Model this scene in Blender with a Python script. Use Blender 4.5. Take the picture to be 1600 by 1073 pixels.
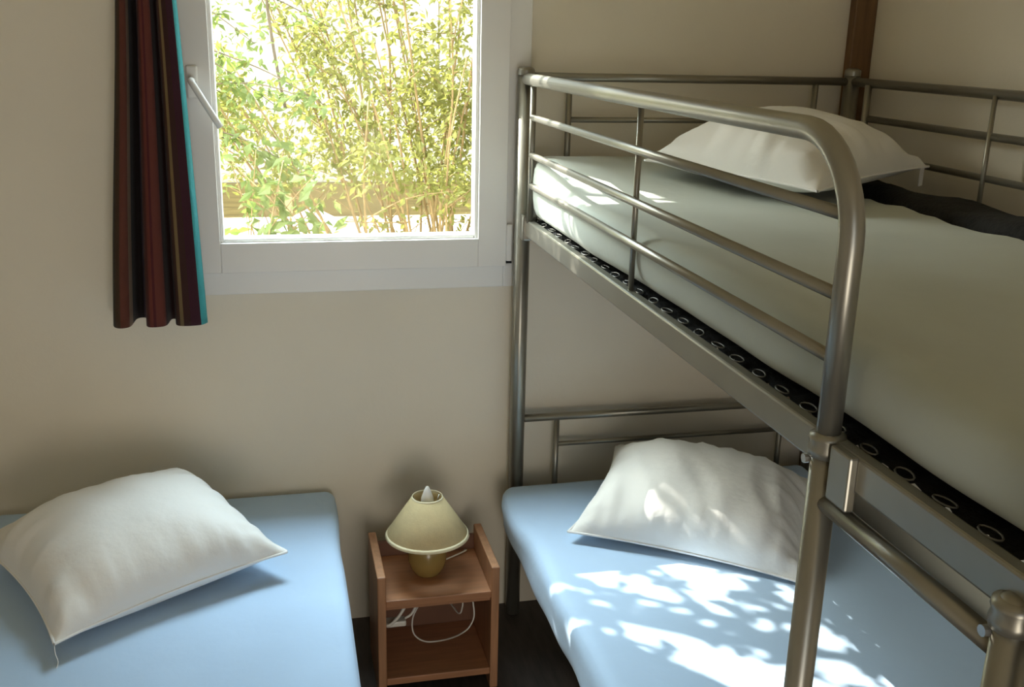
import bpy, bmesh, math, random
from mathutils import Vector, Matrix, noise

scene = bpy.context.scene
for o in list(bpy.data.objects):
    bpy.data.objects.remove(o, do_unlink=True)
C = scene.collection

# ------------------------------------------------------------------ camera
cam_data = bpy.data.cameras.new('camera')
cam = bpy.data.objects.new('camera', cam_data)
C.objects.link(cam)
RIGHT = Vector((0.97441348, -0.22358305, 0.02299976))
UP = Vector((0.04235479, 0.2831523, 0.95813926))
FWD = Vector((0.22073613, 0.93264966, -0.28537723))
m = Matrix.Identity(4)
for i in range(3):
    m[i][0], m[i][1], m[i][2] = RIGHT[i], UP[i], -FWD[i]
m[0][3], m[1][3], m[2][3] = 0.0, 0.0, 1.70
cam.matrix_world = m
cam_data.sensor_fit = 'HORIZONTAL'
cam_data.sensor_width = 36.0
cam_data.lens = 36.0 * 1583.14 / 1600.0
cam_data.clip_start = 0.02
scene.camera = cam

# ------------------------------------------------------------------ light
SUN = Vector((0.86, -1.0, -1.2)).normalized()      # direction the sunlight travels
world = bpy.data.worlds.new('sky')
scene.world = world
world.use_nodes = True
bg = world.node_tree.nodes['Background']
bg.inputs['Color'].default_value = (0.86, 0.93, 1.0, 1)
bg.inputs['Strength'].default_value = 1.9

sun_d = bpy.data.lights.new('sun', 'SUN')
sun_d.energy = 17.0
sun_d.angle = math.radians(0.3)
sun_d.color = (1.0, 0.95, 0.86)
sun_o = bpy.data.objects.new('sun', sun_d)
C.objects.link(sun_o)
sun_o.rotation_euler = SUN.to_track_quat('-Z', 'Y').to_euler()

def area(name, loc, target, sx, sy, power, color):
    d = bpy.data.lights.new(name, 'AREA')
    d.shape = 'RECTANGLE'
    d.size, d.size_y = sx, sy
    d.energy = power
    d.color = color
    o = bpy.data.objects.new(name, d)
    C.objects.link(o)
    o.location = loc
    o.rotation_euler = (Vector(target) - Vector(loc)).to_track_quat('-Z', 'Y').to_euler()
    return o
area('window_fill_lamp_top', (0.05, 3.45, 2.75), (0.0, 2.1, 0.6), 1.3, 0.9, 142, (0.70, 0.88, 1.0))  # added lamp out of view, stands in for stronger skylight on the beds
area('window_fill_lamp_left', (-1.1, 3.8, 2.95), (0.85, 2.05, 0.5), 1.3, 1.7, 170, (0.98, 1.0, 0.90))  # second added lamp outside, out of view, brightens the bunk from the left
area('rear_fill_lamp', (0.30, -0.87, 0.66), (0.35, 2.0, 0.75), 0.8, 1.0, 14, (1.0, 0.88, 0.70))  # unseen lamp added behind the camera as low warm fill

vs = scene.view_settings
scene.display_settings.display_device = 'sRGB'
vs.view_transform = 'Standard'
vs.look = 'None'
vs.exposure = 0.0
vs.gamma = 1.0
vs.use_curve_mapping = False

# ------------------------------------------------------------------ helpers
rnd = random.Random(7)

def mat(name, color, rough=0.6, metallic=0.0, noise_scale=None, noise_amt=0.12, bump=0.0, bump_scale=None,
        spec=0.5, sheen=0.0, stretch=(1, 1, 1)):
    mt = bpy.data.materials.new(name)
    mt.use_nodes = True
    nt = mt.node_tree
    b = nt.nodes['Principled BSDF']
    b.inputs['Base Color'].default_value = (*color, 1)
    b.inputs['Roughness'].default_value = rough
    b.inputs['Metallic'].default_value = metallic
    b.inputs['Specular IOR Level'].default_value = spec
    if sheen:
        b.inputs['Sheen Weight'].default_value = sheen
    tc = nt.nodes.new('ShaderNodeTexCoord')
    mp = nt.nodes.new('ShaderNodeMapping')
    mp.inputs['Scale'].default_value = stretch
    nt.links.new(tc.outputs['Object'], mp.inputs['Vector'])
    if noise_scale:
        n = nt.nodes.new('ShaderNodeTexNoise')
        n.inputs['Scale'].default_value = noise_scale
        n.inputs['Detail'].default_value = 5
        nt.links.new(mp.outputs['Vector'], n.inputs['Vector'])
        r = nt.nodes.new('ShaderNodeValToRGB')
        lo = tuple(c * (1 - noise_amt) for c in color)
        hi = tuple(min(1, c * (1 + noise_amt)) for c in color)
        r.color_ramp.elements[0].position = 0.3
        r.color_ramp.elements[1].position = 0.7
        r.color_ramp.elements[0].color = (*lo, 1)
        r.color_ramp.elements[1].color = (*hi, 1)
        nt.links.new(n.outputs['Fac'], r.inputs['Fac'])
        nt.links.new(r.outputs['Color'], b.inputs['Base Color'])
    if bump:
        n2 = nt.nodes.new('ShaderNodeTexNoise')
        n2.inputs['Scale'].default_value = bump_scale or 60
        n2.inputs['Detail'].default_value = 4
        nt.links.new(mp.outputs['Vector'], n2.inputs['Vector'])
        bp = nt.nodes.new('ShaderNodeBump')
        bp.inputs['Strength'].default_value = bump
        bp.inputs['Distance'].default_value = 0.01
        nt.links.new(n2.outputs['Fac'], bp.inputs['Height'])
        nt.links.new(bp.outputs['Normal'], b.inputs['Normal'])
    return mt

def add_translucent(mt, color, fac):
    nt = mt.node_tree
    b = nt.nodes['Principled BSDF']
    out = nt.nodes['Material Output']
    t = nt.nodes.new('ShaderNodeBsdfTranslucent')
    t.inputs['Color'].default_value = (*color, 1)
    mx = nt.nodes.new('ShaderNodeMixShader')
    mx.inputs['Fac'].default_value = fac
    nt.links.new(b.outputs[0], mx.inputs[1])
    nt.links.new(t.outputs[0], mx.inputs[2])
    nt.links.new(mx.outputs[0], out.inputs['Surface'])
    return mt

M = {}
M['wall'] = mat('painted_wall', (0.80, 0.73, 0.60), 0.75, noise_scale=2.5, noise_amt=0.03, bump=0.05, bump_scale=90)
M['ceiling'] = mat('ceiling_paint', (0.70, 0.58, 0.36), 0.8, noise_scale=3, noise_amt=0.02)
M['floor'] = mat('dark_vinyl', (0.055, 0.042, 0.034), 0.55, noise_scale=14, noise_amt=0.35, stretch=(4, 0.6, 1))
M['trim'] = mat('brown_wood_trim', (0.16, 0.082, 0.03), 0.5, noise_scale=10, noise_amt=0.25, stretch=(6, 6, 0.5))
M['pvc'] = mat('white_window_plastic', (0.80, 0.79, 0.76), 0.35, noise_scale=4, noise_amt=0.015)
M['silver'] = mat('silver_painted_steel', (0.31, 0.295, 0.25), 0.34, metallic=0.75, noise_scale=9, noise_amt=0.05)
M['hook'] = mat('dull_hook_wire', (0.16, 0.155, 0.14), 0.45, metallic=0.8, noise_scale=30, noise_amt=0.1)
M['steel'] = mat('bright_bolt_steel', (0.5, 0.5, 0.48), 0.3, metallic=0.9, noise_scale=30, noise_amt=0.1)
M['sheet'] = mat('light_blue_sheet', (0.46, 0.62, 0.82), 0.85, noise_scale=5, noise_amt=0.035, bump=0.12, bump_scale=28, sheen=0.15)
M['sheet_up'] = mat('pale_grey_blue_sheet', (0.48, 0.515, 0.46), 0.85, noise_scale=5, noise_amt=0.035, bump=0.12, bump_scale=28, sheen=0.15)
M['pillow'] = mat('white_pillow_cotton', (0.82, 0.81, 0.775), 0.85, noise_scale=6, noise_amt=0.02, bump=0.25, bump_scale=24, sheen=0.15)
M['piping'] = mat('white_piping', (0.86, 0.85, 0.83), 0.8, noise_scale=50, noise_amt=0.03)
M['black'] = mat('black_fabric', (0.012, 0.012, 0.012), 0.9, noise_scale=40, noise_amt=0.5, bump=0.6, bump_scale=80)
M['wood'] = mat('reddish_beech', (0.40, 0.185, 0.088), 0.45, noise_scale=7, noise_amt=0.16, stretch=(1, 9, 9))
M['woodv'] = mat('reddish_beech_upright', (0.42, 0.21, 0.105), 0.45, noise_scale=7, noise_amt=0.16, stretch=(9, 9, 1))
M['backboard'] = mat('dark_backboard', (0.16, 0.07, 0.038), 0.55, noise_scale=7, noise_amt=0.12)
M['divan'] = mat('dark_bed_base', (0.045, 0.035, 0.03), 0.7, noise_scale=12, noise_amt=0.2)
M['shade'] = add_translucent(mat('cream_lampshade', (0.78, 0.66, 0.38), 0.8, noise_scale=60, noise_amt=0.05, bump=0.1, bump_scale=200), (0.8, 0.65, 0.35), 0.3)
M['shadehem'] = mat('lampshade_hem', (0.82, 0.74, 0.50), 0.7, noise_scale=60, noise_amt=0.04)
M['ceramic'] = mat('mustard_ceramic', (0.30, 0.20, 0.06), 0.22, noise_scale=5, noise_amt=0.08)
M['plastic'] = mat('ivory_plastic', (0.74, 0.70, 0.62), 0.4, noise_scale=20, noise_amt=0.03)
M['bulb'] = mat('frosted_bulb', (0.85, 0.83, 0.78), 0.3, noise_scale=20, noise_amt=0.02)
M['bark'] = mat('tan_stem_bark', (0.36, 0.25, 0.12), 0.8, noise_scale=25, noise_amt=0.25, stretch=(4, 4, 1))
M['trunk'] = mat('grey_brown_bark', (0.16, 0.12, 0.08), 0.85, noise_scale=18, noise_amt=0.3, bump=0.5, stretch=(4, 4, 1))
M['cabin'] = mat('cream_cladding', (0.86, 0.82, 0.70), 0.7, noise_scale=3, noise_amt=0.03)
M['beam'] = mat('olive_timber', (0.34, 0.26, 0.10), 0.75, noise_scale=8, noise_amt=0.25, stretch=(0.5, 6, 6))
M['ground'] = mat('pale_gravel', (0.74, 0.71, 0.64), 0.9, noise_scale=18, noise_amt=0.15, bump=0.4)
M['canvas'] = mat('white_canvas', (0.86, 0.86, 0.85), 0.7, noise_scale=6, noise_amt=0.02)
M['outside'] = mat('outer_render', (0.6, 0.56, 0.48), 0.8, noise_scale=5, noise_amt=0.05)

def leaf_mat(name, c1, c2, trans, fac=0.55):
    mt = mat(name, c1, 0.5, noise_scale=6)
    nt = mt.node_tree
    ramp = [n for n in nt.nodes if n.type == 'VALTORGB'][0]
    ramp.color_ramp.elements[0].color = (*c1, 1)
    ramp.color_ramp.elements[1].color = (*c2, 1)
    return add_translucent(mt, trans, fac)
M['leaf'] = leaf_mat('yellow_green_leaf', (0.16, 0.18, 0.045), (0.40, 0.38, 0.15), (0.33, 0.34, 0.08))
M['leaf2'] = leaf_mat('fresh_green_leaf', (0.14, 0.19, 0.06), (0.30, 0.34, 0.14), (0.22, 0.30, 0.07))
M['leaf3'] = leaf_mat('tree_leaf', (0.06, 0.12, 0.03), (0.12, 0.2, 0.05), (0.2, 0.3, 0.06), 0.35)

# thin clear glass: mostly transparent with a little reflection
g = bpy.data.materials.new('clear_pane_glass')
g.use_nodes = True
nt = g.node_tree
for n in list(nt.nodes):
    if n.type == 'BSDF_PRINCIPLED':
        nt.nodes.remove(n)
tr = nt.nodes.new('ShaderNodeBsdfTransparent')
tr.inputs['Color'].default_value = (0.96, 0.97, 0.96, 1)
gl = nt.nodes.new('ShaderNodeBsdfGlossy')
gl.inputs['Roughness'].default_value = 0.02
mx = nt.nodes.new('ShaderNodeMixShader')
mx.inputs[0].default_value = 0.006
nt.links.new(tr.outputs[0], mx.inputs[1])
nt.links.new(gl.outputs[0], mx.inputs[2])
nt.links.new(mx.outputs[0], nt.nodes['Material Output'].inputs['Surface'])
M['glass'] = g

def tag(o, label=None, cat=None, group=None, kind=None):
    if label: o['label'] = label
    if cat: o['category'] = cat
    if group: o['group'] = group
    if kind: o['kind'] = kind
    return o

def link(name, me, material, parent=None, smooth=False):
    o = bpy.data.objects.new(name, me)
    C.objects.link(o)
    if material is not None:
        me.materials.clear()
        me.materials.append(material)
    if parent is not None:
        o.parent = parent
        o.matrix_parent_inverse = Matrix.Translation(parent.location).inverted() if parent.type == 'EMPTY' and parent.parent is None else Matrix.Identity(4)
    if smooth:
        for p in me.polygons:
            p.use_smooth = True
    return o

def empty(name, loc):
    o = bpy.data.objects.new(name, None)
    o.empty_display_size = 0.1
    o.location = loc
    C.objects.link(o)
    return o

def bm_done(bm, name, material, parent=None, smooth=False):
    me = bpy.data.meshes.new(name)
    bmesh.ops.recalc_face_normals(bm, faces=bm.faces)
    bm.to_mesh(me)
    bm.free()
    return link(name, me, material, parent, smooth)

def bm_box(bm, lo, hi, bevel=0.0, seg=2):
    r = bmesh.ops.create_cube(bm, size=1.0)
    vs_ = r['verts']
    for v in vs_:
        v.co = Vector([lo[i] + (v.co[i] + 0.5) * (hi[i] - lo[i]) for i in range(3)])
    if bevel:
        es = list({e for v in vs_ for e in v.link_edges})
        bmesh.ops.bevel(bm, geom=es, offset=bevel, segments=seg, affect='EDGES', profile=0.5)

def box(name, lo, hi, material, parent=None, bevel=0.0, seg=2):
    bm = bmesh.new()
    bm_box(bm, lo, hi, bevel, seg)
    return bm_done(bm, name, material, parent)

def bm_tube(bm, pts, radii, n=12, cap=True):
    pts = [Vector(p) for p in pts]
    if not isinstance(radii, (list, tuple)):
        radii = [radii] * len(pts)
    rings = []
    t0 = (pts[1] - pts[0]).normalized()
    ref = Vector((0, 0, 1)) if abs(t0.z) < 0.9 else Vector((1, 0, 0))
    nrm = t0.cross(ref).normalized()
    for i, p in enumerate(pts):
        if i == 0: t = pts[1] - pts[0]
        elif i == len(pts) - 1: t = pts[-1] - pts[-2]
        else: t = (pts[i + 1] - pts[i]).normalized() + (pts[i] - pts[i - 1]).normalized()
        t.normalize()
        nrm = (nrm - t * nrm.dot(t)).normalized()
        b = t.cross(nrm)
        rings.append([bm.verts.new(p + (nrm * math.cos(2 * math.pi * k / n) + b * math.sin(2 * math.pi * k / n)) * radii[i]) for k in range(n)])
    for a, b_ in zip(rings[:-1], rings[1:]):
        for k in range(n):
            bm.faces.new((a[k], a[(k + 1) % n], b_[(k + 1) % n], b_[k]))
    if cap:
        bm.faces.new(rings[0][::-1])
        bm.faces.new(rings[-1])

def tube(name, pts, r, material, parent=None, n=14):
    bm = bmesh.new()
    bm_tube(bm, pts, r, n)
    o = bm_done(bm, name, material, parent, True)
    for p in o.data.polygons:
        if len(p.vertices) > 4: p.use_smooth = False
    return o

def lathe(name, profile, center, material, parent=None, n=40, closed_caps=False):
    bm = bmesh.new()
    rings = []
    for r, z in profile:
        rings.append([bm.verts.new((center[0] + r * math.cos(2 * math.pi * k / n), center[1] + r * math.sin(2 * math.pi * k / n), center[2] + z)) for k in range(n)])
    for a, b in zip(rings[:-1], rings[1:]):
        for k in range(n):
            bm.faces.new((a[k], a[(k + 1) % n], b[(k + 1) % n], b[k]))
    if closed_caps:
        bm.faces.new(rings[0][::-1]); bm.faces.new(rings[-1])
    return bm_done(bm, name, material, parent, True)

def catmull(pts, sub=8):
    pts = [Vector(p) for p in pts]
    P = [pts[0] * 2 - pts[1]] + pts + [pts[-1] * 2 - pts[-2]]
    out = []
    for i in range(1, len(P) - 2):
        for k in range(sub):
            t = k / sub
            a, b, c, d = P[i - 1], P[i], P[i + 1], P[i + 2]
            out.append(0.5 * ((2 * b) + (c - a) * t + (2 * a - 5 * b + 4 * c - d) * t * t + (3 * b - a - 3 * c + d) * t ** 3))
    out.append(pts[-1])
    return out

def sstep(a, b, x):
    t = max(0.0, min(1.0, (x - a) / (b - a)))
    return t * t * (3 - 2 * t)

# ------------------------------------------------------------------ the room
WY = 2.76            # inner face of the window wall
XL, XR = -1.45, 1.69
YF = -0.92
ZC = 2.35
OX0, OX1, OZ0, OZ1 = -0.25, 0.645, 1.07, 2.15     # opening in the wall

bm = bmesh.new()
for lo, hi in (((XL - 0.1, WY, -0.3), (OX0, WY + 0.09, ZC)), ((OX1, WY, -0.3), (XR + 0.1, WY + 0.09, ZC)),
               ((OX0, WY, -0.3), (OX1, WY + 0.09, OZ0)), ((OX0, WY, OZ1), (OX1, WY + 0.09, ZC))):
    bm_box(bm, lo, hi)
bmesh.ops.remove_doubles(bm, verts=bm.verts, dist=0.0005)
tag(bm_done(bm, 'wall_back', M['wall']), kind='structure')
tag(box('wall_right', (XR, YF - 0.1, 0), (XR + 0.1, WY, ZC), M['wall']), kind='structure')
tag(box('wall_left', (XL - 0.1, YF - 0.1, 0), (XL, WY, ZC), M['wall']), kind='structure')
bm = bmesh.new()
bm_box(bm, (XL, YF - 0.1, 0), (-0.12, YF, ZC)); bm_box(bm, (0.72, YF - 0.1, 0), (XR, YF, ZC)); bm_box(bm, (-0.12, YF - 0.1, 2.12), (0.72, YF, ZC))
tag(bm_done(bm, 'wall_front', M['wall']), kind='structure')
tag(box('floor', (XL, YF - 0.1, -0.05), (XR, WY, 0.0), M['floor']), kind='structure')
tag(box('ceiling', (XL - 0.1, YF - 0.1, ZC), (XR + 0.1, WY + 0.09, ZC + 0.08), M['ceiling']), kind='structure')
tag(box('trim_1', (1.622, WY - 0.035, 0), (XR, WY, ZC), M['trim'], bevel=0.004), kind='structure')

# window: fixed frame, opening sash with handle, pane, hinges
win = tag(empty('window_1', (0.2, WY, 1.03)), kind='structure')
def ring_bars(prefix, x0, x1, z0, z1, w, y0, y1, material, parent, bev):
    box(prefix + '_stile', (x0, y0, z0), (x0 + w, y1, z1), material, parent, bev)
    box(prefix + '_stile', (x1 - w, y0, z0), (x1, y1, z1), material, parent, bev)
    box(prefix + '_rail', (x0 + w, y0, z0), (x1 - w, y1, z0 + w), material, parent, bev)
    box(prefix + '_rail', (x0 + w, y0, z1 - w), (x1 - w, y1, z1), material, parent, bev)
ring_bars('frame', -0.290, 0.684, 1.032, 2.19, 0.066, WY - 0.018, WY + 0.07, M['pvc'], win, 0.002)
ring_bars('sash', -0.228, 0.622, 1.094, 2.13, 0.080, WY - 0.034, WY + 0.045, M['pvc'], win, 0.002)
ring_bars('glazing_bead', -0.150, 0.544, 1.172, 2.052, 0.012, WY - 0.022, WY + 0.03, M['pvc'], win, 0.004)
box('pane', (-0.146, WY + 0.012, 1.176), (0.540, WY + 0.018, 2.048), M['glass'], win)
for z in (1.108, 2.02):
    h = box('hinge', (0.622, WY - 0.036, z), (0.639, WY - 0.019, z + 0.105), M['pvc'], win, 0.004)
    box('hinge_cap', (0.6225, WY - 0.0345, z - 0.006), (0.6385, WY - 0.019, z - 0.001), M['black'], h)
hd = box('handle_plate', (-0.206, WY - 0.044, 1.545), (-0.178, WY - 0.034, 1.625), M['pvc'], win, 0.004)
tube('handle_lever', catmull([(-0.192, WY - 0.04, 1.588), (-0.192, WY - 0.075, 1.588), (-0.180, WY - 0.084, 1.568), (-0.128, WY - 0.086, 1.478)], 5), 0.0085, M['pvc'], hd, 10)
box('outer_sill', (-0.29, WY + 0.092, 1.03), (0.684, WY + 0.15, 1.06), M['pvc'], win, 0.003)

# ------------------------------------------------------------------ bunk bed
bunk = tag(empty('bunk_bed', (1.145, 1.7, 0)), 'silver metal bunk bed with guard rails and side ladder in the corner', 'bunk bed')
XA, XB = 0.662, 1.625       # near and far long sides
YH, YM, YT, YE = 2.708, 1.064, 0.712, 0.640   # head, ladder posts, foot
S = M['silver']
ZR0, ZR1 = 1.190, 1.236     # upper side rail

def post(x, y, top, r=0.022, capr=None):
    p = tube('post', [(x, y, 0.0), (x, y, top)], r, S, bunk, 18)
    lathe('post_cap', [(0.001, 0.010), (r * 0.6, 0.009), (r * 1.02, 0.004), (r * 1.05, 0.0), (r * 1.05, -0.012)], (x, y, top), S, p, 18)
    return p
post(XA, YH, 1.628)
post(XB, YH, 1.640)
post(XB, YE, 1.60)
post(XA, YE, 1.60)
for y, zc_ in ((YM, 1.226), (YT, 1.196)):           # lower ladder uprights with a collar, thinner guard tube sits in them
    p = tube('ladder_upright', [(XA, y, 0.0), (XA, y, zc_)], 0.0185, S, bunk, 18)
    lathe('collar', [(0.0185, -0.018), (0.0225, -0.016), (0.0235, -0.006), (0.0215, 0.0), (0.0235, 0.006), (0.0225, 0.012), (0.0155, 0.015)], (XA, y, zc_), S, p, 20)
    if y == YT:
        lathe('upright_cap', [(0.0, 0.019), (0.010, 0.018), (0.0165, 0.014), (0.0175, 0.010)], (XA, y, zc_), S, p, 18)
    bm = bmesh.new(); bm_tube(bm, [(XA - 0.017, y + 0.012, zc_ - 0.024), (XA - 0.024, y + 0.012, zc_ - 0.024)], 0.006, 10)
    bm_done(bm, 'bolt', M['steel'], p)
for z in (1.150, 0.86, 0.57, 0.28):
    tube('ladder_rung', [(XA, YT + 0.01, z), (XA, YM - 0.01, z)], 0.0125, S, bunk, 14)

# near guard: one tube along the top that bends down into the ladder post
zt = 1.604
arc = [(XA, YM + 0.13 - 0.13 * math.sin(a), zt - 0.13 + 0.13 * math.cos(a)) for a in [i * math.pi / 2 / 10 for i in range(11)]]
tube('guard_top_rail', [(XA, YH, zt + 0.002), (XA, 2.0, zt)] + arc + [(XA, YM, 1.235)], 0.0155, S, bunk, 18)
for z in (1.510, 1.412, 1.332):
    tube('guard_rail', [(XA + 0.004, 2.640, z), (XA + 0.004, YM, z)], 0.0085, S, bunk, 12)
tube('guard_bar', [(XA + 0.004, 2.640, ZR1 - 0.005), (XA + 0.004, 2.640, zt)], 0.0085, S, bunk, 12)
tube('guard_bar', [(XA + 0.012, 1.842, ZR1 - 0.005), (XA + 0.012, 1.842, zt - 0.01)], 0.006, S, bunk, 12)

# side rails of the upper bunk (angle profile: upright web and inward flange)
def side_rail(x, sgn, z0, z1, y0=0.645, y1=2.70):
    bm = bmesh.new()
    bm_box(bm, (min(x, x + sgn * 0.022), y0, z0), (max(x, x + sgn * 0.022), y1, z1), 0.004)
    o = bm_done(bm, 'side_rail', S, bunk)
    box('rail_flange', (min(x + sgn * 0.022, x + sgn * 0.05), y0 + 0.02, z0), (max(x + sgn * 0.022, x + sgn * 0.05), y1 - 0.02, z0 + 0.004), S, o)
    return o
side_rail(XA + 0.000 if False else XA - 0.002, 1, ZR0, ZR1)
side_rail(XB + 0.002, -1, ZR0, ZR1)
side_rail(XA + 0.0, 1, 0.262, 0.305)
side_rail(XB, -1, 0.262, 0.305)
box('rail_bracket', (XA - 0.012, 2.655, ZR0 - 0.012), (XA + 0.03, 2.70, ZR1 + 0.012), S, bunk, 0.005)
box('rail_bracket', (XA - 0.014, 0.988, 1.166), (XA - 0.001, 1.034, 1.237), S, bunk, 0.003)
# far side guard along the wall
tube('wall_guard_rail', [(XB, YH, 1.612), (XB, YE, 1.604)], 0.0125, S, bunk, 14)
tube('wall_guard_rail', [(XB - 0.004, 2.60, 1.516), (XB - 0.004, YE, 1.508)], 0.0095, S, bunk, 12)
tube('wall_guard_rail', [(XB - 0.004, 2.60, 1.420), (XB - 0.004, YE, 1.412)], 0.0085, S, bunk, 12)
for y in (2.60, 2.074, 1.4):
    tube('wall_guard_bar', [(XB - 0.012, y, ZR1 - 0.005), (XB - 0.012, y, 1.607)], 0.006 if y < 2.5 else 0.010, S, bunk, 10)
# head and foot ends
def end_panel(y, za, zb, zc, lowz):
    tube('end_rail', [(XA, y, za), (XB, y, za)], 0.0115, S, bunk, 14)
    for x in (0.783, 1.512):
        tube('end_bar', [(x, y, lowz), (x, y, za)], 0.0085, S, bunk, 12)
    tube('end_rail', [(0.783, y, zb), (1.512, y, zb)], 0.0075, S, bunk, 12)
    tube('end_rail', [(XA, y, lowz), (XB, y, lowz)], 0.0115, S, bunk, 12)
end_panel(YH, 1.612, 1.500, 0, 1.215)
end_panel(YH, 0.640, 0.553, 0, 0.285)
end_panel(YE, 1.560, 1.46, 0, 1.215)
end_panel(YE, 0.640, 0.553, 0, 0.285)
# black stretched support of the upper bunk with a gathered edge and steel hooks along the rail
def support(z, name='mattress_support'):
    bm = bmesh.new()
    nx, ny = 30, 120
    x0, x1, y0, y1 = XA + 0.022, XB - 0.022, 0.74, 2.68
    grid = []
    for j in range(ny + 1):
        row = []
        for i in range(nx + 1):
            x = x0 + (x1 - x0) * i / nx
            y = y0 + (y1 - y0) * j / ny
            e = max(0, 1 - min(i, nx - i) / 3.0)
            zz = z + e * (0.007 * math.sin(y * 105) + 0.004 * noise.noise((x * 40, y * 40, z)))
            row.append(bm.verts.new((x, y, zz)))
        grid.append(row)
    for j in range(ny):
        for i in range(nx):
            bm.faces.new((grid[j][i], grid[j][i + 1], grid[j + 1][i + 1], grid[j + 1][i]))
    bmesh.ops.solidify(bm, geom=list(bm.faces), thickness=0.006)
    return bm_done(bm, name, M['black'], bunk, True)
support(1.229)
support(0.300)
bm = bmesh.new()
loop = [(0.0065 * math.sin(a), 0.017 * math.cos(a), 0.003 * math.sin(a)) for a in [i * 2 * math.pi / 12 for i in range(13)]]
bm_tube(bm, loop, 0.0013, 6)
hook_me = bpy.data.meshes.new('hook')
bm.to_mesh(hook_me); bm.free()
hook_me.materials.append(M['hook'])
for p in hook_me.polygons: p.use_smooth = True
for i in range(26):
    o = link('hook', hook_me, None, bunk)
    o.location = (XA + 0.025 + 0.002 * math.sin(i * 3.1), 0.79 + i * 0.074, ZR1 + 0.001)
    o.rotation_euler = (0.0, 0.25 + 0.2 * math.sin(i * 2.3), 0.12 * math.sin(i * 1.7))

# ------------------------------------------------------------------ mattresses
def rounded_slab(name, lo, hi, r, material, fn=None, nx=44, ny=90, nz=8, loc=None):
    lo, hi = Vector(lo), Vector(hi)
    ctr = Vector(((lo.x + hi.x) / 2, (lo.y + hi.y) / 2, lo.z)) if loc is None else Vector(loc)
    bm = bmesh.new()
    def coords(n, a, b):
        # denser near the ends for a smooth rounding
        out = []
        for i in range(n + 1):
            t = i / n
            t = 0.5 - 0.5 * math.cos(math.pi * t) if n > 10 else t
            out.append(a + (b - a) * t)
        return out
    xs, ys, zs = coords(nx, lo.x, hi.x), coords(ny, lo.y, hi.y), coords(nz, lo.z, hi.z)
    cache = {}
    def vert(i, j, k):
        key = (i, j, k)
        if key not in cache:
            p = Vector((xs[i], ys[j], zs[k]))
            q = Vector([min(max(p[a], lo[a] + r), hi[a] - r) for a in range(3)])
            d = p - q
            if d.length > 1e-9:
                mxx = max(abs(c) for c in d)
                d = d.normalized() * r * (mxx / r)
            p = q + d
            if fn: p = fn(p)
            cache[key] = bm.verts.new(p - ctr)
        return cache[key]
    for k in (0, nz):
        for i in range(nx):
            for j in range(ny):
                bm.faces.new((vert(i, j, k), vert(i + 1, j, k), vert(i + 1, j + 1, k), vert(i, j + 1, k)))
    for j in (0, ny):
        for i in range(nx):
            for k in range(nz):
                bm.faces.new((vert(i, j, k), vert(i + 1, j, k), vert(i + 1, j, k + 1), vert(i, j, k + 1)))
    for i in (0, nx):
        for j in range(ny):
            for k in range(nz):
                bm.faces.new((vert(i, j, k), vert(i, j + 1, k), vert(i, j + 1, k + 1), vert(i, j, k + 1)))
    o = bm_done(bm, name, material, None, True)
    o.location = ctr
    return o

def up_fn(p):
    t = sstep(1.245, 1.34, p.z)
    head = sstep(2.25, 2.66, p.y)
    q = p.copy()
    q.z += t * (0.062 * head * (1.0 - 0.45 * sstep(0.8, 1.4, p.x)))
    q.z += t * 0.006 * noise.noise((p.x * 5, p.y * 4, 3.1))
    # the near side face bulges softly, the far edge wanders
    nearside = 1 - sstep(0.70, 0.80, p.x)
    q.x += nearside * (0.008 * noise.noise((p.y * 5, p.z * 9, 1.7)) - 0.010 * math.sin(math.pi * max(0, min(1, (p.z - 1.24) / 0.11))))
    q.x -= nearside * 0.020 * sstep(1.3, 2.4, p.y)
    farside = sstep(1.25, 1.42, p.x)
    q.x += farside * 0.014 * noise.noise((p.y * 6, 0.3, 8.0))
    q.z += farside * t * 0.008 * noise.noise((p.y * 16, 2.2, 1.0))
    return q
up_m = tag(rounded_slab('mattress', (0.700, 0.735, 1.238), (1.445, 2.665, 1.348), 0.030, M['sheet_up'], up_fn),
           'thin mattress in a pale grey blue fitted sheet on the upper bunk', 'mattress')
def low_fn(p):
    t = sstep(0.33, 0.44, p.z)
    q = p.copy()
    head = sstep(2.40, 2.63, p.y)
    near = 1 - sstep(0.60, 0.74, p.x)
    q.z += t * (0.012 * head + 0.004 * noise.noise((p.x * 4, p.y * 4, 9.0)))
    q.x += near * (0.010 * noise.noise((p.y * 6, p.z * 6, 5.0)) - 0.022 * sstep(2.30, 2.50, p.y) * (1 - sstep(2.56, 2.66, p.y)) * t)
    return q
low_m = tag(rounded_slab('mattress', (0.607, 0.740, 0.310), (1.570, 2.650, 0.452), 0.035, M['sheet'], low_fn),
            'mattress in a light blue fitted sheet on the lower bunk, dappled with sunlight', 'mattress')
def left_fn(p):
    t = sstep(0.31, 0.43, p.z)
    q = p.copy()
    q.z += t * 0.004 * noise.noise((p.x * 3, p.y * 3, 4.0))
    q.x += sstep(0.02, 0.12, p.x) * 0.006 * noise.noise((p.y * 4, p.z * 5, 6.0))
    return q
left_m = tag(rounded_slab('mattress', (-0.785, 0.80, 0.300), (0.128, 2.742, 0.447), 0.030, M['sheet'], left_fn),
             'mattress in a light blue fitted sheet on the single bed left of the nightstand', 'mattress')

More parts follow.
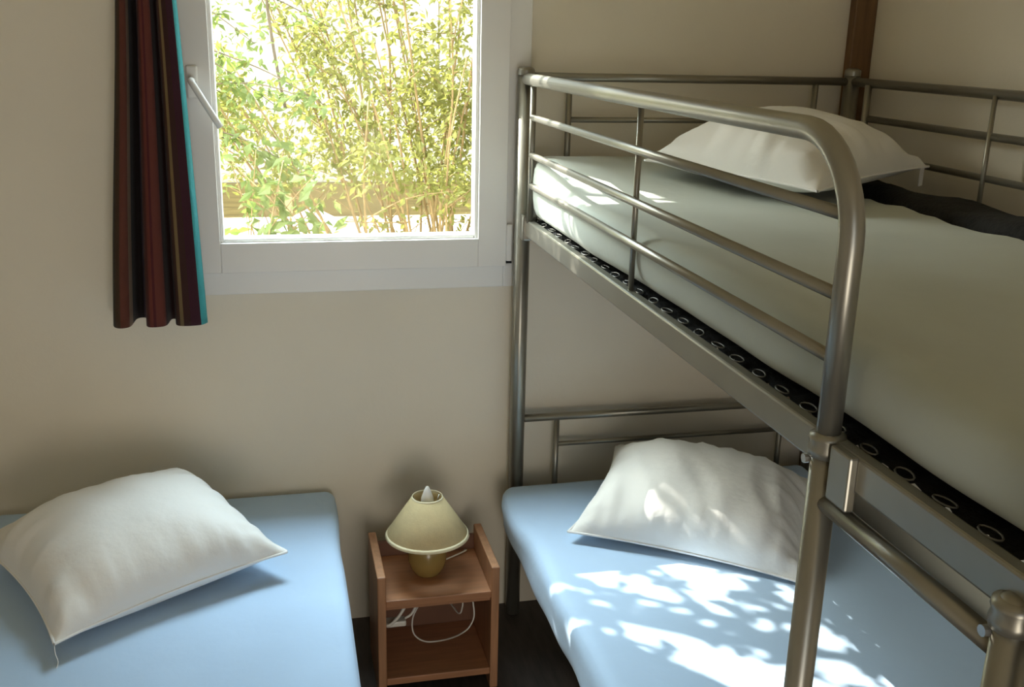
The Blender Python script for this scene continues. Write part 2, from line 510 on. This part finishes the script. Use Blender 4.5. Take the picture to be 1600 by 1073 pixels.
# single bed: base on short legs
sb = tag(empty('single_bed', (-0.33, 1.77, 0)), 'low dark single bed base left of the nightstand', 'bed')
box('bed_base', (-0.76, 0.82, 0.14), (0.100, 2.735, 0.2985), M['divan'], sb, 0.01)
for x in (-0.68, 0.02):
    for y in (0.92, 2.62):
        lathe('leg', [(0.0, 0.0), (0.022, 0.0), (0.028, 0.14), (0.0, 0.14)], (x, y, 0), M['divan'], sb, 16)

# black strip filling the gap between the upper mattress and the wall
def bl_fn(p):
    q = p.copy()
    t = sstep(1.26, 1.34, p.z)
    q.z += t * (0.012 * noise.noise((p.x * 9, p.y * 6, 1)) + 0.006 * noise.noise((p.x * 20, p.y * 16, 4)))
    return q
tag(rounded_slab('gap_strip', (1.462, 0.80, 1.238), (1.600, 2.60, 1.366), 0.03, M['black'], bl_fn, 16, 70, 6),
    'black strip filling the gap between upper mattress and wall side guard rail', 'gap_strip')

# ------------------------------------------------------------------ pillows
def pillow(label, a, b, H, loc, rot, seed, wr=0.006, low=0.35, ridge=0.0, bend=None):
    n = 56
    bm = bmesh.new()
    sd = Vector((seed * 3.7, seed * 1.3, seed * 7.1))
    def pt(i, j, side):
        u = math.sin((i / n - 0.5) * math.pi); v = math.sin((j / n - 0.5) * math.pi)
        x = a * u * (1 - 0.09 * (1 - v * v) * abs(u) ** 3)
        y = b * v * (1 - 0.09 * (1 - u * u) * abs(v) ** 3)
        prof = max(0.0, (1 - abs(u) ** 2.6)) ** 0.62 * max(0.0, (1 - abs(v) ** 2.6)) ** 0.62
        z = H * prof if side > 0 else -H * low * prof
        edge = max(abs(u), abs(v))
        if side > 0 and 0 < prof:
            z += wr * noise.noise(Vector((x * 9, y * 9, 0)) + sd) * min(1, prof * 3)
            # gathers running inwards from the seams
            gx = noise.noise(Vector((x * 34, y * 5, 3)) + sd) * sstep(0.35, 0.9, abs(v)) * (1 - sstep(0.93, 1.0, abs(v)))
            gy = noise.noise(Vector((x * 5, y * 34, 6)) + sd) * sstep(0.35, 0.9, abs(u)) * (1 - sstep(0.93, 1.0, abs(u)))
            z += wr * 0.9 * (gx + gy)
            if ridge:
                w = noise.noise(Vector((x * 13 + y * 5, y * 4 - x * 2, 1)) + sd)
                z += ridge * (1 - abs(w) * 2.2) * min(1, prof * 1.5) * (1 - 0.5 * prof)
        p = Vector((x, y, z))
        if bend: p = bend(p)
        return p
    top = [[bm.verts.new(pt(i, j, 1)) for j in range(n + 1)] for i in range(n + 1)]
    bot = [[top[i][j] if i in (0, n) or j in (0, n) else bm.verts.new(pt(i, j, -1)) for j in range(n + 1)] for i in range(n + 1)]
    for g_, s in ((top, 1), (bot, -1)):
        for i in range(n):
            for j in range(n):
                f = (g_[i][j], g_[i + 1][j], g_[i + 1][j + 1], g_[i][j + 1])
                try: bm.faces.new(f if s > 0 else f[::-1])
                except ValueError: pass
    edge = [pt(i, 0, 1) for i in range(n)] + [pt(n, j, 1) for j in range(n)] + [pt(i, n, 1) for i in range(n, 0, -1)] + [pt(0, j, 1) for j in range(n, -1, -1)]
    o = bm_done(bm, 'pillow', M['pillow'], None, True)
    o.location = loc
    o.rotation_euler = rot
    cl = [edge[0]]
    for p in edge[1:]:
        if (p - cl[-1]).length > 0.006: cl.append(p)
    bm = bmesh.new()
    bm_tube(bm, cl + [cl[0]], 0.0032, 6, False)
    pp = bm_done(bm, 'piping', M['piping'], o, True)
    tag(o, label, 'pillow', 'white pillows on the beds')
    return o
R = math.radians
pl = pillow('white square pillow with piped edge on the single bed at left', 0.275, 0.252, 0.140,
            (-0.372, 2.335, 0.514), (R(3), R(-2), R(30)), 1, 0.012, 0.48)
pm = pillow('white crumpled pillow on the lower bunk beside the sun patches', 0.300, 0.240, 0.135,
            (1.085, 2.325, 0.500), (R(7), R(2), R(-33)), 2, 0.011, 0.3, ridge=0.017)
pu = pillow('white pillow on the upper bunk behind the guard rails', 0.245, 0.255, 0.130,
            (1.262, 2.372, 1.420), (R(2), R(-3), R(28)), 3, 0.010, 0.35, ridge=0.012)
tagm = box('care_tag', (0.205, -0.256, -0.045), (0.223, -0.254, 0.0), M['piping'], pu)
tube('loose_thread', catmull([(-0.275, -0.252, 0.0), (-0.280, -0.268, -0.012), (-0.278, -0.272, -0.030), (-0.284, -0.276, -0.042)], 4), 0.0009, M['piping'], pl, 5)

# ------------------------------------------------------------------ nightstand
ns = tag(empty('nightstand', (0.372, 2.47, 0)), 'small reddish wooden nightstand with raised side panels between the beds', 'nightstand')
for x0 in (0.212, 0.514):
    box('side_panel', (x0, 2.34, 0.0), (x0 + 0.022, 2.60, 0.368), M['woodv'], ns, 0.003)
for z in (0.296, 0.062):
    box('shelf', (0.234, 2.343, z - 0.020), (0.514, 2.588, z), M['wood'], ns, 0.002)
box('back_panel', (0.234, 2.588, 0.03), (0.514, 2.598, 0.340), M['backboard'], ns, 0.001)
box('apron', (0.234, 2.356, 0.262), (0.514, 2.370, 0.276), M['wood'], ns, 0.001)

# ------------------------------------------------------------------ lamp
LX, LY, LZ = 0.362, 2.475, 0.296
lamp = tag(empty('table_lamp', (LX, LY, LZ)), 'small table lamp with cream cone shade and round mustard base', 'lamp')
lathe('lamp_base', [(0.0, 0.0), (0.032, 0.0), (0.036, 0.004), (0.047, 0.022), (0.052, 0.042), (0.052, 0.066), (0.046, 0.086), (0.034, 0.100), (0.018, 0.108), (0.013, 0.116), (0.0, 0.116)], (LX, LY, LZ), M['ceramic'], lamp, 36)
sk = lathe('bulb_holder', [(0.0, 0.116), (0.011, 0.116), (0.011, 0.150), (0.014, 0.152), (0.014, 0.165), (0.0, 0.165)], (LX, LY, LZ), M['plastic'], lamp, 20)
lathe('bulb', [(0.010, 0.165), (0.013, 0.175), (0.018, 0.200), (0.017, 0.222), (0.010, 0.243), (0.004, 0.256), (0.0, 0.258)], (LX, LY, LZ), M['bulb'], lamp, 20)
sh = lathe('lamp_shade', [(0.112, 0.116), (0.1125, 0.118), (0.042, 0.226), (0.0405, 0.226), (0.110, 0.118), (0.112, 0.116)], (LX, LY, LZ), M['shade'], lamp, 48)
lathe('shade_hem', [(0.1115, 0.114), (0.1145, 0.115), (0.1095, 0.124), (0.1065, 0.123), (0.1115, 0.114)], (LX, LY, LZ), M['shadehem'], sh, 48)
lathe('shade_hem', [(0.0425, 0.222), (0.0435, 0.222), (0.0415, 0.229), (0.0395, 0.229), (0.0425, 0.222)], (LX, LY, LZ), M['shadehem'], sh, 40)
for k in range(3):
    a = k * 2 * math.pi / 3 + 0.5
    tube('shade_spoke', [(LX + 0.014 * math.cos(a), LY + 0.014 * math.sin(a), LZ + 0.160), (LX + 0.0405 * math.cos(a), LY + 0.0405 * math.sin(a), LZ + 0.222)], 0.0012, M['steel'], sh, 6)
cord = catmull([(LX + 0.02, LY + 0.03, LZ + 0.006), (0.44, 2.54, 0.300), (0.486, 2.57, 0.300), (0.4855, 2.582, 0.296), (0.485, 2.586, 0.29)], 6)
tube('power_cord', cord, 0.0022, M['plastic'], lamp, 8)
tube('power_cord', catmull([(0.468, 2.36, 0.262), (0.470, 2.352, 0.222), (0.458, 2.352, 0.190), (0.440, 2.36, 0.168), (0.418, 2.40, 0.130), (0.380, 2.43, 0.105), (0.345, 2.43, 0.110), (0.318, 2.42, 0.140), (0.312, 2.42, 0.175), (0.322, 2.43, 0.205), (0.36, 2.47, 0.225), (0.41, 2.47, 0.215), (0.436, 2.40, 0.205), (0.443, 2.38, 0.235), (0.444, 2.38, 0.262)], 7), 0.0021, M['plastic'], lamp, 8)
ext = tag(empty('extension_lead', (0.27, 2.45, 0.2)), 'white cable with socket block hanging under the nightstand shelf', 'cable')
tube('cable', catmull([(0.300, 2.40, 0.272), (0.285, 2.39, 0.240), (0.262, 2.385, 0.212), (0.240, 2.38, 0.202), (0.236, 2.42, 0.205)], 6), 0.0045, M['plastic'], ext, 8)
tube('cable', catmull([(0.330, 2.42, 0.272), (0.325, 2.41, 0.245), (0.308, 2.40, 0.218), (0.290, 2.40, 0.206)], 6), 0.0035, M['plastic'], ext, 8)
box('socket_block', (0.238, 2.385, 0.190), (0.292, 2.415, 0.206), M['plastic'], ext, 0.004)

# ------------------------------------------------------------------ curtain
stripes_and_fold_shade = [(0.0, (0.054, 0.043, 0.019)), (0.045, (0.101, 0.057, 0.030)), (0.10, (0.203, 0.061, 0.038)), (0.19, (0.351, 0.230, 0.149)), (0.208, (0.022, 0.012, 0.011)),  # near-black and darkest maroon bands paint in the shade of recessed folds
           (0.30, (0.135, 0.095, 0.135)), (0.318, (0.027, 0.014, 0.012)), (0.35, (0.351, 0.243, 0.189)), (0.362, (0.135, 0.038, 0.030)), (0.405, (0.236, 0.057, 0.041)), (0.445, (0.135, 0.024, 0.030)),
           (0.47, (0.223, 0.057, 0.041)), (0.57, (0.047, 0.016, 0.014)), (0.685, (0.081, 0.035, 0.024)), (0.715, (0.257, 0.176, 0.081)), (0.755, (0.068, 0.024, 0.019)), (0.83, (0.074, 0.018, 0.032)), (0.935, (0.081, 0.513, 0.540))]
cm = mat('striped_curtain_cloth', (0.2, 0.1, 0.1), 0.85, bump=0.2, bump_scale=150, sheen=0.1)
nt = cm.node_tree
uvn = nt.nodes.new('ShaderNodeUVMap')
sx = nt.nodes.new('ShaderNodeSeparateXYZ')
nt.links.new(uvn.outputs[0], sx.inputs[0])
rp = nt.nodes.new('ShaderNodeValToRGB')
rp.color_ramp.interpolation = 'CONSTANT'
while len(rp.color_ramp.elements) < len(stripes_and_fold_shade):
    rp.color_ramp.elements.new(0.5)
for e, (p_, c_) in zip(rp.color_ramp.elements, stripes_and_fold_shade):
    e.position = p_
for e, (p_, c_) in zip(rp.color_ramp.elements, stripes_and_fold_shade):
    e.color = (*c_, 1)
nt.links.new(sx.outputs[0], rp.inputs[0])
nt.links.new(rp.outputs[0], nt.nodes['Principled BSDF'].inputs['Base Color'])
ctrl = [(0, 1.0), (0.01, 0.35), (0.06, 0.05), (0.14, 0), (0.20, 0.2), (0.225, 0.9), (0.28, 1.05), (0.335, 0.9), (0.36, 0.2), (0.42, 0), (0.52, 0), (0.575, 0.2), (0.60, 0.75), (0.645, 0.75), (0.668, 0.2), (0.73, 0.03), (0.84, 0.0), (0.93, 0.05), (0.97, 0.14), (1.0, 0.3)]
prof = catmull([(f, d, 0) for f, d in ctrl], 5)
bm = bmesh.new()
uvl = bm.loops.layers.uv.new('UVMap')
rows = []
NZ = 40
for k in range(NZ + 1):
    s = k / NZ
    z = 2.19 + (0.985 - 2.19) * s
    sv = (2.19 - z) / (2.19 - 0.985)
    # visible part starts about a third of the way down
    xl = -0.352 - 0.062 * max(0, sv - 0.30) / 0.7 + 0.006 * math.sin(s * 5)
    xr = -0.216 + 0.030 * (max(0, sv - 0.25) / 0.75) ** 0.8
    depth = 0.055 + 0.040 * sv
    row = []
    for p in prof:
        row.append(bm.verts.new((xl + (xr - xl) * p.x, 2.612 + 0.02 * (1 - sv) + depth * p.y + 0.004 * noise.noise((p.x * 9, s * 4, 2)), z)))
    rows.append(row)
for k in range(NZ):
    for i in range(len(prof) - 1):
        f = bm.faces.new((rows[k][i], rows[k + 1][i], rows[k + 1][i + 1], rows[k][i + 1]))
        us = [prof[i].x, prof[i].x, prof[i + 1].x, prof[i + 1].x]
        for l, u in zip(f.loops, us):
            l[uvl].uv = (min(0.999, max(0.001, u)), k / NZ)
bmesh.ops.solidify(bm, geom=list(bm.faces), thickness=0.0015)
cu = tag(empty('curtain', (-0.30, 2.66, 0.985)), 'dark red and brown striped curtain with a turquoise edge left of the window', 'curtain')
bm_done(bm, 'curtain_cloth', cm, cu, True)
rod = tag(empty('curtain_rod', (0.2, 2.66, 2.2)), 'thin curtain rod above the window', 'curtain rod')
tube('rod', [(-0.50, 2.66, 2.20), (0.85, 2.66, 2.20)], 0.009, M['steel'], rod, 12)
for x in (-0.47, 0.82):
    tube('bracket', [(x, 2.66, 2.20), (x, WY, 2.20)], 0.006, M['steel'], rod, 8)

# ------------------------------------------------------------------ outside
GZ = -0.45
tag(box('ground', (-14, WY + 0.16, GZ - 0.1), (16, 26, GZ), M['ground']), kind='structure')

def leaf_cloud(name, leaves, material, parent, stuff=True):
    vs_, fs = [], []
    for (p, d, nrm, L, W) in leaves:
        d = d.normalized()
        s = d.cross(nrm)
        if s.length < 1e-4: s = d.cross(Vector((1, 0.2, 0.1)))
        s.normalize()
        n_ = s.cross(d)
        b = len(vs_)
        vs_ += [p, p + d * L * 0.45 + s * W * 0.5 + n_ * W * 0.14, p + d * L * 0.5, p + d * L * 0.45 - s * W * 0.5 + n_ * W * 0.14, p + d * L - n_ * L * 0.12]
        fs += [(b, b + 1, b + 2), (b, b + 2, b + 3), (b + 1, b + 4, b + 2), (b + 2, b + 4, b + 3)]
    me = bpy.data.meshes.new(name)
    me.from_pydata([tuple(v) for v in vs_], [], fs)
    o = link(name, me, material, parent)
    if stuff: o['kind'] = 'stuff'
    return o
def rvec(): return Vector((rnd.gauss(0, 1), rnd.gauss(0, 1), rnd.gauss(0, 1))).normalized()

def shrub(name, label, root, n_stems, height, spread, leaves_per, material, leafL, stem_r=0.009, lean=(0, 0), start=0.3, twigs=3, bare=-9):
    root = Vector(root)
    e = tag(empty(name, root), label, 'shrub')
    lv = []
    for s in range(n_stems):
        a = rnd.uniform(0, 2 * math.pi)
        rr = spread * math.sqrt(rnd.random())
        h = height * rnd.uniform(0.65, 1.1)
        tip = root + Vector((rr * math.cos(a) + lean[0] * h, rr * math.sin(a) * 0.6 + lean[1] * h, h))
        b0 = root + Vector((rnd.uniform(-1, 1) * 0.20, rnd.uniform(-1, 1) * 0.15, 0))
        mid = b0.lerp(tip, 0.5) + Vector((rnd.uniform(-1, 1) * 0.08, rnd.uniform(-1, 1) * 0.08, 0.05 * h))
        pts = catmull([b0, b0.lerp(mid, 0.5) + Vector((rnd.uniform(-1, 1) * 0.03, 0, 0.03)), mid, mid.lerp(tip, 0.55) + rvec() * 0.04, tip], 4)
        n = len(pts)
        st = tube('stem', pts, [stem_r * (1.15 - 0.85 * i / n) for i in range(n)], M['bark'], e, 6)
        paths = [(pts, start)]
        for t in range(twigs):
            i = rnd.randint(int(n * 0.35), n - 3)
            q = pts[i]
            dd = (Vector((rnd.uniform(-1, 1), rnd.uniform(-1, 1) * 0.7, rnd.uniform(0.1, 1.0)))).normalized()
            tl = rnd.uniform(0.2, 0.5)
            tp = catmull([q, q + dd * tl * 0.5 + rvec() * 0.03, q + dd * tl + Vector((0, 0, -0.03))], 4)
            tube('twig', tp, [0.0035 * (1 - 0.7 * k / len(tp)) for k in range(len(tp))], M['bark'], st, 5)
            paths.append((tp, 0.0))
        for k in range(leaves_per):
            pth, s0 = rnd.choice(paths)
            i = rnd.randint(int(len(pth) * s0), len(pth) - 1)
            p = pth[i] + rvec() * rnd.random() * 0.14
            if p.z < bare and rnd.random() < (0.92 if p.x < root.x else 0.7): continue      # stems are bare near the ground
            d = (rvec() + Vector((0, 0, -0.15)))
            lv.append((p, d, rvec() + Vector((0, 0, 1.0)), leafL * rnd.uniform(0.6, 1.3), leafL * rnd.uniform(0.3, 0.55)))
    leaf_cloud('foliage', lv, material, e)
    return e
shrub('shrub', 'yellow green many stemmed shrub filling the window view at right', (0.80, 5.0, GZ), 64, 2.7, 1.55, 430, M['leaf'], 0.048, twigs=4, start=0.44, bare=1.02)
shrub('shrub', 'low green leafy plant near the white peaked cover, lower left of window', (-0.05, 4.3, GZ), 16, 1.55, 0.26, 60, M['leaf2'], 0.085, 0.006, twigs=2)

# white cabin opposite with olive base beam
cab = tag(empty('cabin', (1.5, 9.5, GZ)), 'cream clad cabin with olive timber base beam beyond the shrubs', 'building')
for i in range(9):
    x0 = -6 + i * 1.5
    box('wall_panel', (x0 + 0.006, 9.5, 0.42), (x0 + 1.494, 9.6, 3.4), M['cabin'], cab, 0.006)
box('base_beam', (-6, 9.40, 0.12), (7.5, 9.62, 0.42), M['beam'], cab, 0.01)
box('yellow_board', (0.02, 9.34, 0.16), (0.14, 9.40, 0.40), mat('pale_yellow_board', (0.80, 0.72, 0.32), 0.7, noise_scale=9, noise_amt=0.05), cab, 0.004)
for i in range(5):
    box('footing', (-5.5 + i * 3, 9.45, GZ), (-5.2 + i * 3, 9.6, 0.12), M['canvas'], cab, 0.01)

# white peaked cover
bm = bmesh.new()
base = [bm.verts.new(p) for p in ((-0.46, -0.40, 0), (0.46, -0.40, 0), (0.46, 0.40, 0), (-0.46, 0.40, 0))]
eave = [bm.verts.new(p) for p in ((-0.48, -0.42, 0.86), (0.48, -0.42, 0.86), (0.48, 0.42, 0.86), (-0.48, 0.42, 0.86))]
apex = bm.verts.new((0, 0, 1.172))
for k in range(4):
    bm.faces.new((base[k], base[(k + 1) % 4], eave[(k + 1) % 4], eave[k]))
    bm.faces.new((eave[k], eave[(k + 1) % 4], apex))
cov = bm_done(bm, 'garden_cover', M['canvas'])
cov.location = (0.215, 6.2, GZ)
tag(cov, 'white peaked canvas cover standing outside below the shrub', 'cover')

# tree at left whose crown filters the sun
tree = tag(empty('tree', (-3.2, 5.9, GZ)), 'leafy tree outside whose branches hang into the left of the window view', 'tree')
trunk_pts = catmull([(-3.2, 5.9, GZ), (-3.15, 5.85, 1.2), (-3.0, 5.7, 2.6), (-2.7, 5.5, 3.8), (-2.4, 5.3, 4.8)], 5)
tube('trunk', trunk_pts, [0.14 * (1 - 0.6 * i / len(trunk_pts)) for i in range(len(trunk_pts))], M['trunk'], tree, 10)
for br in ([(-3.0, 5.7, 2.6), (-2.2, 5.1, 3.4), (-1.4, 4.6, 3.7)], [(-2.7, 5.5, 3.8), (-1.9, 5.0, 4.2), (-1.2, 4.7, 4.3)], [(-2.9, 5.6, 3.1), (-2.2, 5.2, 3.1), (-1.6, 4.9, 3.0), (-0.9, 4.7, 2.6), (-0.35, 4.6, 2.0)]):
    pp = catmull(br, 6)
    tube('branch', pp, [0.045 * (1 - 0.8 * i / len(pp)) for i in range(len(pp))], M['trunk'], tree, 7)
# gaps between the crown's leaves: height, centre and two half axes of the spots of light that they let through
gaps = [(0.452, 0.741, 2.119, 0.022, -0.059, -0.021, -0.028), (0.452, 0.82, 2.181, 0.046, 0, -0.008, -0.027), (0.452, 0.907, 2.165, 0.065, -0.022, -0.012, -0.029), (0.452, 0.955, 2.117, 0.033, -0.029, -0.016, -0.028), (0.452, 0.975, 2.039, 0.009, -0.048, -0.027, -0.028), (0.452, 0.964, 1.985, 0.02, -0.003, -0.01, -0.023), (0.452, 0.839, 1.986, 0.036, -0.03, -0.013, -0.024), (0.452, 0.809, 2.058, 0.022, -0.019, -0.007, -0.015), (0.452, 0.9, 2.061, 0.015, -0.002, -0.004, -0.01), (0.452, 0.599, 2.134, 0.006, -0.007, -0.011, -0.023), (0.452, 0.632, 2.121, 0.012, -0.002, -0.002, -0.009), (0.452, 0.58, 2.026, 0.004, -0.001, -0.01, -0.036), (0.452, 0.677, 1.969, 0.018, -0.021, -0.006, -0.012), (0.452, 0.724, 2.026, 0.011, -0.007, -0.003, -0.008), (0.452, 0.766, 2.009, 0.013, -0.005, -0.004, -0.009), (0.452, 0.951, 1.911, 0.026, -0.012, -0.006, -0.011), (0.452, 0.91, 1.849, 0.015, -0.023, -0.006, -0.008), (0.452, 0.833, 1.923, 0.012, -0.007, -0.004, -0.008), (0.452, 0.691, 1.865, 0.011, -0.009, -0.004, -0.008), (0.452, 0.736, 1.836, 0.02, -0.033, -0.011, -0.015), (0.452, 0.782, 1.867, 0.037, -0.044, -0.014, -0.021), (0.452, 0.829, 1.814, 0.014, -0.02, -0.012, -0.017), (0.452, 0.786, 1.75, 0.02, -0.011, -0.009, -0.018), (0.452, 0.859, 1.728, 0.034, -0.036, -0.027, -0.039), (0.452, 0.904, 1.666, 0.051, -0.048, -0.031, -0.044), (0.452, 0.952, 1.617, 0.043, -0.039, -0.027, -0.036), (0.452, 0.992, 1.673, 0.015, -0.008, -0.01, -0.015), (0.452, 1.121, 1.637, 0.038, -0.038, -0.022, -0.028), (0.452, 1.134, 1.752, 0.02, -0.017, -0.012, -0.017), (0.452, 1.012, 1.593, 0.046, -0.025, -0.02, -0.029), (0.452, 1.059, 1.968, 0.015, -0.019, -0.006, -0.009), (0.452, 1.083, 1.935, 0.01, -0.005, -0.004, -0.006), (0.452, 1.043, 2.032, 0.015, -0.015, -0.006, -0.009), (0.452, 1.122, 1.879, 0.01, -0.006, -0.006, -0.009), (0.452, 1.006, 2.119, 0.016, -0.02, -0.008, -0.012), (0.452, 0.775, 2.217, 0.013, -0.002, -0.003, -0.009), (0.452, 1.154, 1.798, 0.009, -0.001, -0.004, -0.007), (0.56, 0.86, 2.2, 0.02, 0.004, 0.008, 0.03), (0.56, 1.02, 2.12, 0.012, -0.02, 0.02, 0.012)]
gaps = [(z, x, y, (ux, uy), (vx, vy), ux * vy - uy * vx) for z, x, y, ux, uy, vx, vy in gaps]
cl = []
cen = Vector((0.2, WY, 1.6)) - SUN * 2.7
ax = SUN.cross(Vector((0, 0, 1))).normalized()
ay = ax.cross(SUN).normalized()
def lit(p):
    for z, x, y, u, v, det in gaps:
        h = p + SUN * ((z - p.z) / SUN.z)
        dx, dy = h.x - x, h.y - y
        a_ = (dx * v[1] - dy * v[0]) / det
        b_ = (u[0] * dy - u[1] * dx) / det
        if a_ * a_ + b_ * b_ < 1.0: return True
    h = p + SUN * ((0.69 - p.x) / SUN.x)      # towards the head of the upper bunk
    if 2.27 < h.y < 2.68 and 1.24 < h.z < 1.62 and noise.noise((h.y * 12, h.z * 12, 2)) > -0.28: return True
    return False
for _ in range(13000):
    p = cen + ax * rnd.uniform(-0.95, 0.95) + ay * rnd.uniform(-0.9, 1.0) + SUN * rnd.gauss(0, 0.16)
    L = rnd.uniform(0.035, 0.075)
    d = rvec()
    if lit(p) or lit(p + d * L * 0.5) or lit(p + d * L): continue
    cl.append((p, d, -SUN + rvec() * 0.5, L, L * 0.62))
leaf_cloud('crown', cl, M['leaf3'], tree)
# hanging twigs with leaves seen at the left of the window
lbm = bmesh.new()
for q in ((0, 0, 0), (0.42, 0.26, 0.05), (0.45, 0, 0), (0.42, -0.26, 0.05), (1, 0, -0.1)): lbm.verts.new(q)
lbm.verts.ensure_lookup_table()
for f in ((0, 1, 2), (0, 2, 3), (1, 4, 2), (2, 4, 3)): lbm.faces.new([lbm.verts[i] for i in f])
leaf_me = bpy.data.meshes.new('leaf')
lbm.to_mesh(leaf_me); lbm.free()
leaf_me.materials.append(M['leaf2'])
tube('twig', catmull([(-0.03, 4.6, 2.2), (-0.005, 4.6, 1.85), (0.02, 4.6, 1.62), (0.055, 4.58, 1.40)], 6), 0.007, M['trunk'], tree, 6)
extra = []
for b in range(9):
    x0, y0, z0 = -0.42 + rnd.uniform(-0.1, 0.12), 4.5 + rnd.uniform(-0.2, 0.2), 2.0 - 0.09 * b + rnd.uniform(-0.05, 0.1)
    tip = Vector((x0 + rnd.uniform(0.32, 0.62), y0 + rnd.uniform(-0.2, 0.1), z0 - rnd.uniform(0.05, 0.3)))
    pts = catmull([(x0, y0, z0), (x0 + 0.08, y0, z0 - 0.02), Vector((x0, y0, z0)).lerp(tip, 0.6) + Vector((0, 0, 0.03)), tip], 6)
    tube('twig', pts, [0.005 * (1 - 0.7 * i / len(pts)) for i in range(len(pts))], M['trunk'], tree, 6)
    for k in range(30):
        p = pts[rnd.randint(3, len(pts) - 1)] + rvec() * 0.10 * rnd.random()
        o = link('leaf', leaf_me, None, tree)
        o.location = p
        L = rnd.uniform(0.045, 0.085)
        o.scale = (L, L, L)
        o.rotation_euler = (rnd.uniform(-0.6, 0.6), rnd.uniform(-0.2, 1.0), rnd.uniform(0, 6.28))
    for k in range(70):
        p = pts[rnd.randint(2, len(pts) - 1)] + rvec() * 0.16 * rnd.random()
        extra.append((p, rvec() + Vector((0, 0, -0.2)), rvec() + Vector((0, 0, 1)), rnd.uniform(0.03, 0.06), rnd.uniform(0.015, 0.03)))
leaf_cloud('small_leaves', extra, M['leaf2'], tree)
